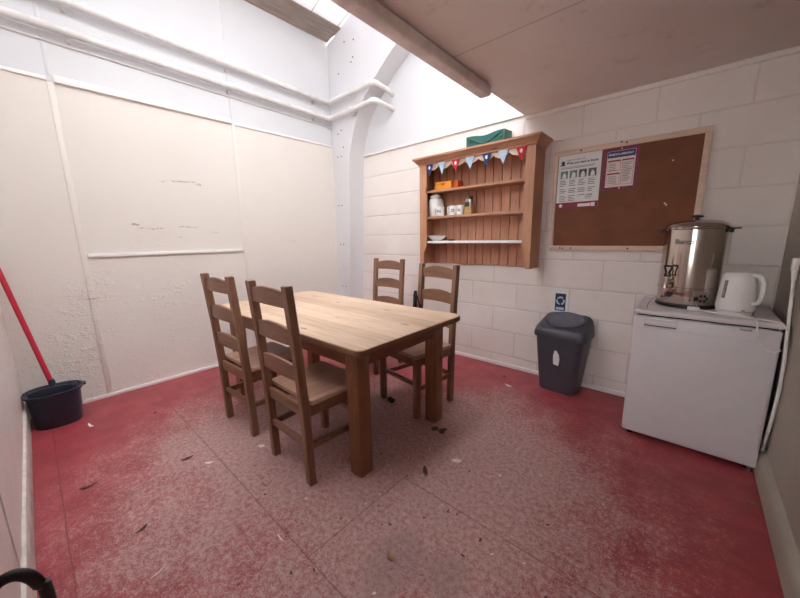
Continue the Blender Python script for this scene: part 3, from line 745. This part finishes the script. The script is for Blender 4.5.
# ------------------------------------------------------------------ urn
ux, uy = -.002, 2.585
u = thing('tea_urn', 'stainless steel hot water urn with black handles standing on the fridge', 'urn', (ux, uy, fz), R(-10))
MB().lathe([(.136, 0), (.143, .004), (.143, .020), (.137, .024)], seg=48).build('base', 'black_plastic', u)
b = MB().lathe([(.136, .022), (.139, .026), (.139, .108), (.143, .110), (.143, .118), (.139, .120), (.139, .446), (.145, .450), (.146, .458), (.139, .462)], seg=64).build('body', 'steel', u)
m = MB(); g = on_cyl(.1392, R(-7))
m.text('Burco', .036, 0, 0, 0, .003, .0012, 'CENTER', lambda uu, w, d_: g(uu, w+.368, d_), width=None); m.build('embossed_name', 'text_grey', b)
l = MB().lathe([(.140, .459), (.142, .464), (.134, .476), (.11, .492), (.05, .500), (.002, .502)], seg=48).build('lid', 'steel', u)
MB().lathe([(.010, .500), (.010, .512), (.026, .515), (.028, .522), (.020, .528), (.002, .529)], seg=24).build('knob', 'black_plastic', l)
for s in (-1, 1):
    m = MB(); m.box((s*.148, 0, .440), (.020, .046, .026), .006); m.bar((s*.150, 0, .448), (s*.186, 0, .450), .007, .040, .003); m.build('handle', 'black_plastic', u)
ta = R(-24)
tp = lambda r, z, t_=0: ((r)*math.sin(ta)+t_*math.cos(ta), -(r)*math.cos(ta)+t_*math.sin(ta), z)
m = MB(); m.tube([tp(.135, .148), tp(.165, .148)], .016, 14); m.tube([tp(.160, .152), tp(.172, .140), tp(.174, .112)], .012, 12); m.tube([tp(.165, .150), tp(.165, .178)], .009, 10)
t1 = m.build('tap', 'steel', u)
m = MB(); c0 = Vector(tp(.168, .215)); ux_ = Vector((math.cos(ta), math.sin(ta), 0))
V0 = [c0+ux_*.022+Vector((0, 0, .026)), c0-ux_*.022+Vector((0, 0, .026)), c0-ux_*.008+Vector((0, 0, -.012)), c0-ux_*.016+Vector((0, 0, -.030)), c0+ux_*.016+Vector((0, 0, -.030)), c0+ux_*.008+Vector((0, 0, -.012))]
for i in range(6): m.tube([V0[i], V0[(i+1) % 6]], .0055, 8)
m.build('tap_lever', 'black_plastic', t1)
m = MB(); aa = ta
m.tube([tp(.138, .075), tp(.142, .075)], .017, 16); m.build('badge_disc', 'black_plastic', u)
# control panel
m = MB(); g = on_cyl(.1348, 0); A0, A1 = .38, .90
for k in range(8):
    a, b_ = A0+(A1-A0)*k/8, A0+(A1-A0)*(k+1)/8
    r0, r1 = .137, .1425
    m.loft([[(r*math.sin(q), -r*math.cos(q), z) for r, z in ((r0, .030), (r1, .030), (r1, .104), (r0, .104))] for q in (a, b_)])
cp = m.build('control_panel', 'steel_dull', u)
m = MB()
for q, z, s in ((.48, .062, .012), (.63, .078, .007), (.63, .050, .007), (.76, .078, .007), (.76, .050, .007), (.84, .064, .006)):
    r = .1435; m.box((r*math.sin(q), -r*math.cos(q), z), (s*1.7, .004, s*2), .001, Matrix.Rotation(q, 4, 'Z'))
m.build('switches', 'black_plastic', cp)

# ------------------------------------------------------------------ kettle
k = thing('kettle', 'small white electric kettle beside the urn on the fridge', 'kettle', (.200, 2.475, fz), R(-40))
MB().lathe([(.070, 0), (.074, .003), (.074, .014), (.070, .018)], seg=40).build('base', 'plastic_white', k)
kb = MB().lathe([(.072, .019), (.076, .024), (.0780, .034), (.075, .085), (.071, .140), (.0665, .188), (.063, .206), (.055, .216)], seg=48).build('body', 'plastic_white', k)
MB().lathe([(.057, .213), (.057, .219), (.048, .224), (.012, .227), (.002, .227)], seg=36).build('lid', 'plastic_white', k)
m = MB(); m.prism([(-.074, .204), (-.054, .216), (-.064, .186)], 'y', -.012, .012); m.build('spout', 'plastic_white', k)
hp = [(.054, 0, .203), (.076, 0, .208), (.096, 0, .200), (.108, 0, .175), (.111, 0, .135), (.107, 0, .095), (.094, 0, .070), (.070, 0, .062)]
m = MB(); m.tube(hp, [.012, .012, .013, .012, .012, .011, .010, .009], 12); m.build('handle', 'plastic_white', k)
def kr(z): return .078-(z-.034)*(.078-.0648)/(.172-.034)
m = MB(); pts = []
for z in (.085, .105, .13, .155, .178): q = -.10; pts.append(((kr(z)+.0005)*math.sin(q), -(kr(z)+.0005)*math.cos(q), z))
m.tube(pts, .0085, 10); m.build('water_gauge', 'grey_win', k)
m = MB()
for q in (1.0, 1.1): m.ball((.0775*math.sin(q), -.0775*math.cos(q), .027), .004)
m.build('switch', 'grey_win', k)

# ------------------------------------------------------------------ plug and cables
pg = thing('power_plug', 'white three pin plug lying pins up on the fridge in front of the urn', 'plug', (.036, 2.425, fz))
MB().box((0, 0, .010), (.052, .044, .020), .006).build('plug_body', 'plastic_white', pg)
for x, y, hh in ((0, .012, .020), (-.011, -.008, .016), (.011, -.008, .016)): MB().box((x, y, .020+hh/2), (.006, .004, hh), .0008).build('pin', 'steel_dull', pg)
def smooth(P, n=6):
    P = [Vector(p) for p in P]; out = []
    for i in range(len(P)-1):
        p0, p1, p2, p3 = P[max(i-1, 0)], P[i], P[i+1], P[min(i+2, len(P)-1)]
        for j in range(n):
            t_ = j/n; out.append(.5*((2*p1)+(-p0+p2)*t_+(2*p0-5*p1+4*p2-p3)*t_*t_+(-p0+3*p1-3*p2+p3)*t_**3))
    return out+[P[-1]]
cb = smooth([(.064, 2.425, fz+.008), (.10, 2.405, fz+.006), (.16, 2.378, fz+.005), (.225, 2.36, fz+.006), (.262, 2.328, fz+.006), (.272, 2.288, fz-.004), (.274, 2.284, .745), (.284, 2.282, .700), (.310, 2.280, .665), (.340, 2.280, .655), (.362, 2.278, .672)])
tag(MB().tube(cb, .0042, 8).build('cable', 'plastic_white'), 'thin white flex running from the plug over the fridge front', 'cable')
lp = smooth([(.270, 2.345, fz+.004), (.310, 2.33, fz+.004), (.345, 2.305, fz+.002), (.366, 2.285, fz-.02), (.372, 2.281, .74), (.372, 2.28, .69)])
tag(MB().tube(lp, .0035, 8).build('cable', 'plastic_white'), 'thin white flex curving off the right edge of the fridge top', 'cable')
wc = thing('extension_lead', 'thick white lead hanging down the right wall beside the fridge', 'lead', (0, 0, 0))
cc = smooth([(.374, 2.415, 1.03), (.373, 2.395, .98), (.376, 2.365, .86), (.373, 2.30, .74), (.374, 2.262, .62), (.376, 2.258, .45), (.376, 2.29, .28), (.378, 2.34, .14), (.372, 2.40, .03)])
MB().tube(cc, .0065, 8).build('flex', 'plastic_white', wc)
MB().box((.374, 2.432, 1.062), (.024, .036, .062), .006).build('connector', 'plastic_white', wc)
m = MB(); m.tube([(.374, 2.418, 1.035), (.374, 2.40, .99)], [.012, .009], 10); m.build('cable_grip', 'plastic_white', wc)
tl = smooth([(-.165, 2.36, fz+.001), (-.172, 2.50, fz+.004), (-.16, 2.66, fz+.012), (-.12, 2.80, fz+.03), (-.06, 2.845, fz+.02)])
tag(MB().tube(tl, .0022, 6).build('cable', 'text_grey'), 'thin grey wire at the left edge of the fridge top', 'cable')

# ------------------------------------------------------------------ bin
bi = thing('waste_bin', 'charcoal plastic swing top waste bin against the block wall', 'bin', (-.693, 2.712, 0), R(-3))
def ring(hx, hy, r, z): return [(x, y, z) for x, y in rrect(hx, hy, r)]
MB().loft([ring(.128, .105, .04, 0), ring(.132, .108, .042, .006), ring(.136, .110, .042, .022), ring(.176, .130, .045, .445), ring(.178, .131, .045, .452)]).build('body', 'bin', bi)
def tring(hx, hy, r, z0, tilt, dy): return [(x, y+dy, z0+tilt*(y+hy)/(2*hy)) for x, y in rrect(hx, hy, r)]
ld = MB(); ld.loft([ring(.190, .137, .05, .438), ring(.193, .139, .05, .446), ring(.193, .139, .05, .466), tring(.190, .137, .05, .474, .012, 0), tring(.186, .134, .05, .490, .040, .001),
                    tring(.177, .128, .05, .505, .068, .004), tring(.165, .120, .05, .514, .078, .006), tring(.155, .112, .05, .517, .079, .006)])
lo = ld.build('lid', 'bin', bi)
m = MB(); m.lathe([(.002, .004), (.09, .006), (.122, .012), (.130, .020), (.136, .018), (.137, .008), (.134, .000)], seg=44, sx=1.06, sy=.80)
fo = m.build('flap', 'bin_flap', lo); fo.location = (0, .004, .556); fo.rotation_euler = (math.atan2(.080, .224), 0, 0)
def bface(z): return -(.110+(z-.022)/(.423)*.020)
m = MB(); zc = .29
poly_ = [(-.035, .235), (.012, .228), (.020, .28), (.014, .315), (-.012, .350), (-.030, .345), (-.040, .30)]
m.loft([[((x+.01)*.8-.002, bface(z)-o, z-.004) for x, z in poly_] for o in (.0002, .0016)]); m.build('torn_label', 'paper', bi)

# ------------------------------------------------------------------ mop bucket
bu = thing('mop_bucket', 'dark navy plastic mop bucket in the left corner of the floor', 'bucket', (-3.178, -.022, 0), R(-4))
def ov(rx, ry, z, n=32, e=2.6):
    out = []
    for i in range(n):
        a = 2*PI*i/n; c, s_ = math.cos(a), math.sin(a)
        out.append((rx*math.copysign(abs(c)**(2/e), c), ry*math.copysign(abs(s_)**(2/e), s_), z))
    return out
MB().loft([ov(.10, .115, 0), ov(.104, .118, .006), ov(.118, .133, .225), ov(.118, .133, .232), ov(.110, .125, .232), ov(.096, .108, .012)], True, True).build('body', 'bucket', bu)
MB().loft([ov(.118, .133, .222), ov(.130, .146, .226), ov(.131, .147, .240), ov(.118, .133, .242), ov(.117, .132, .224)], False, False).build('rim', 'bucket', bu)
m = MB(); m.loft([ov(.07, .112, .160), ov(.085, .122, .240), ov(.080, .117, .254), ov(.062, .100, .240), ov(.05, .09, .175)], True, True)
wr = m.build('wringer', 'bucket', bu)
m = MB(); m.prism([(-.10, .236), (.10, .236), (.098, .268), (.05, .280), (-.05, .280), (-.098, .268)], 'x', .070, .084); m.build('wringer_lip', 'bucket', wr)
m = MB(); m.box((.0, .148, .236), (.05, .03, .018), .006); m.build('lug', 'bucket', bu)
# mop handles
mp = thing('mop', 'red mop handle standing in the dark bucket and leaning on the corner', 'mop')
A, B = Vector((-3.19, -.022, .268)), Vector((-3.335, -.149, 1.10))
MB().tube([A, B], .0145, 12).build('handle', 'red_handle', mp)
MB().tube([B, B+(B-A).normalized()*.03], .019, 12).build('grip_cap', 'black_plastic', mp)
MB().lathe([(.012, -.012), (.018, -.006), (.019, .02), (.013, .04)], tuple(A), 14).build('socket', 'bucket', mp)

# ------------------------------------------------------------------ trolley handle at the lower left
tl = thing('sack_trolley', 'black tubular trolley handle beside the near wall, lower left corner of the photo', 'trolley', (0, 0, 0))
xh = -.72
hp = [(xh, -.140, .02), (xh, -.140, .64), (xh-.005, -.128, .692), (xh-.008, -.105, .718), (xh-.004, -.082, .718), (xh, -.066, .688), (xh, -.060, .62), (xh, -.060, .02)]
MB().tube(smooth(hp, 5), .0085, 12).build('frame', 'black_plastic', tl)
MB().span((xh-.01, -.142, .004), (xh+.16, -.058, .012), .002).build('toe_plate', 'black_plastic', tl)
for z in (.16, .34, .52): MB().tube([(xh, -.140, z), (xh, -.060, z)], .006, 8).build('cross_bar', 'black_plastic', tl)
for s in (-.148, -.052): MB().lathe([(.004, -.008), (.034, -.008), (.040, -.004), (.040, .004), (.034, .008), (.004, .008)], (0, 0, 0), 20).build('wheel', 'black_plastic', tl)
wh = [o for o in tl.children if o.name.startswith('wheel')]
for o, s in zip(wh, (-.148, -.050)): o.rotation_euler = (R(90), 0, 0); o.location = (xh-.045, s, .041)

# ------------------------------------------------------------------ litter on the floor
rl = random.Random(11)
def leaf(ln, wd, curl, mat, name):
    m = MB(); rings = []
    for i in range(7):
        a = i/6; w_ = wd*math.sin(PI*(.06+.9*a))*(1+rl.uniform(-.25, .25)); zz = .001+curl*ln*((a-.5)**2)*1.6+rl.random()*.001; x_ = (a-.5)*ln
        e = .4*curl*w_
        rings.append([(x_, -w_/2, zz+e), (x_, 0, zz), (x_, w_/2, zz+e*rl.uniform(.5, 1.4)), (x_, w_/2, zz+e+.0012), (x_, 0, zz+.0012), (x_, -w_/2, zz+e+.0012)])
    m.loft(rings); return m.build(name, mat)
def drop(pos, ln, wd, mat, name, label, cat, group=None, rz=None, curl=.3):
    o = leaf(ln, wd, curl, mat, name); o.location = (pos[0], pos[1], 0); o.rotation_euler = (0, 0, rl.uniform(0, 6.28) if rz is None else rz)
    lo = min(v.co.z for v in o.data.vertices)
    for v in o.data.vertices: v.co.z -= lo
    return tag(o, label, cat, group)
GL, GF = 'dry leaves on the floor', 'pale flakes on the floor'
for p, ln, wd, mat, nm, lb, ct in [
    ((-1.49, .62), .06, .012, 'leaf_br', 'twig', 'tan splinter on the floor left of the nearest chair leg', 'debris'),
    ((-1.81, .76), .045, .028, 'flake', 'paint_flake', 'large pale flake between the rear legs of the two near chairs', 'flake'),
    ((-2.03, .43), .06, .026, 'leaf_dk', 'dry_leaf', 'dark curled leaf on the floor left of the near chairs', 'leaf'),
    ((-1.89, .50), .055, .022, 'flake', 'paint_flake', 'pale flake on the seam left of the near chairs', 'flake'),
    ((-1.65, .15), .05, .016, 'leaf_dk', 'dry_leaf', 'thin dark leaf at the front left on clean red floor', 'leaf'),
    ((-2.17, .03), .07, .020, 'leaf_dk', 'dry_leaf', 'dark leaf on the red floor halfway along the near wall seam', 'leaf'),
    ((-2.92, .11), .08, .02, 'flake', 'paint_flake', 'pale flake on the floor in front of the mop bucket', 'flake'),
    ((-.93, 1.22), .08, .022, 'leaf_dk', 'dry_leaf', 'dark crumpled leaf in front of the table, right of the near table leg', 'leaf'),
    ((-.85, 1.40), .06, .03, 'flake', 'paint_flake', 'pale torn flake right of the table on the worn floor', 'flake'),
    ((-1.30, 1.03), .06, .04, 'leaf_br', 'dry_leaf', 'tan crumpled leaf beside the near table leg', 'leaf'),
    ((-.75, .76), .05, .022, 'leaf_br', 'dry_leaf', 'tan leaf on the grey stain at the front of the floor', 'leaf'),
    ((-1.02, 2.47), .07, .03, 'flake', 'paint_flake', 'pale scraps on the floor left of the waste bin', 'flake'),
    ((-1.12, 2.62), .03, .02, 'leaf_dk', 'dry_leaf', 'dark speck of leaf by the back wall left of the bin', 'leaf'),
    ((-.41, 1.98), .07, .02, 'leaf_br', 'dry_leaf', 'tan leaf on the floor between bin and fridge front', 'leaf'),
    ((.33, 2.02), .06, .025, 'leaf_br', 'dry_leaf', 'tan leaf against the right hand skirting', 'leaf'),
    ((-1.15, .52), .05, .006, 'flake', 'wood_splinter', 'pale thin splinter near the floor seams in front', 'debris'),
    ((-1.37, .15), .06, .004, 'flake', 'thread', 'pale curved thread at the very front of the red floor', 'thread'),
    ((-2.79, .44), .03, .02, 'leaf_dk', 'dry_leaf', 'dark leaf at the far end of the floor seam by the left wall', 'leaf')]:
    drop(p, ln, wd, mat, nm, lb, ct, GL if nm == 'dry_leaf' else GF if nm == 'paint_flake' else None)
# dark lumps
def lump(pos, s, label, mat='dark_lump'):
    m = MB()
    for i in range(6): m.ball((rl.uniform(-.5, .5)*s, rl.uniform(-.4, .4)*s, s*.16), s*rl.uniform(.18, .32), (1.1, .9, .55), 9, 6)
    o = m.build('leaf_clump', mat); o.location = (pos[0], pos[1], 0)
    lo = min(v.co.z for v in o.data.vertices)
    for v in o.data.vertices: v.co.z -= lo
    return tag(o, label, 'debris')
lump((-1.60, 1.665), .06, 'black clump of dirt under the table by the chair front leg')
lump((-1.09, 1.58), .065, 'dark clump of leaf litter at the foot of the far right table leg')
# small anonymous crumbs
base_l = drop((-.52, 1.05), .022, .010, 'leaf_dk', 'leaf_crumb', 'tiny dark leaf crumb on the worn part of the floor', 'debris', 'crumbs on the floor')
base_f = drop((-.62, 1.45), .020, .011, 'flake', 'flake_crumb', 'tiny pale flake crumb on the worn part of the floor', 'debris', 'pale crumbs on the floor')
for i in range(60):
    while True:
        x, y = rl.gauss(-.85, .42), rl.gauss(1.0, .42)
        if -1.55 < x < .2 and .15 < y < 2.1: break
    src = base_l if i % 5 else base_f
    o = dup(src, src['label'], (x, y, 0), rl.uniform(0, 6.28)); k_ = rl.uniform(.3, .85); o.scale = (k_, k_, k_)

# ------------------------------------------------------------------ light and camera
w = bpy.data.worlds.new('overcast_sky'); S.world = w; w.use_nodes = True
bg = w.node_tree.nodes['Background']; bg.inputs[0].default_value = (.975, .985, 1.0, 1); bg.inputs[1].default_value = 2.0

cam = bpy.data.cameras.new('camera'); co = bpy.data.objects.new('camera', cam); COL.objects.link(co)
cam.sensor_fit = 'HORIZONTAL'; cam.sensor_width = 36; cam.lens = 327.21*36/800; cam.clip_start = .01; cam.clip_end = 100
yaw, pitch, roll = R(41.7215), R(10.6072), R(-.9732)
fw_ = Vector((-math.sin(yaw)*math.cos(pitch), math.cos(yaw)*math.cos(pitch), -math.sin(pitch)))
r_ = fw_.cross(Vector((0, 0, 1))).normalized(); u_ = r_.cross(fw_)
r2 = r_*math.cos(roll)+u_*math.sin(roll); u2 = -r_*math.sin(roll)+u_*math.cos(roll)
mat = Matrix((r2, u2, -fw_)).transposed().to_4x4(); mat.translation = (0, 0, 1.22)
co.matrix_world = mat
S.camera = co
vs = S.view_settings
vs.view_transform = 'Standard'; vs.look = 'None'; vs.gamma = 1; vs.use_curve_mapping = False; vs.exposure = 2.22
S.cycles.max_bounces = 12; S.cycles.diffuse_bounces = 8; S.cycles.transparent_max_bounces = 12
S.cycles.use_denoising = True
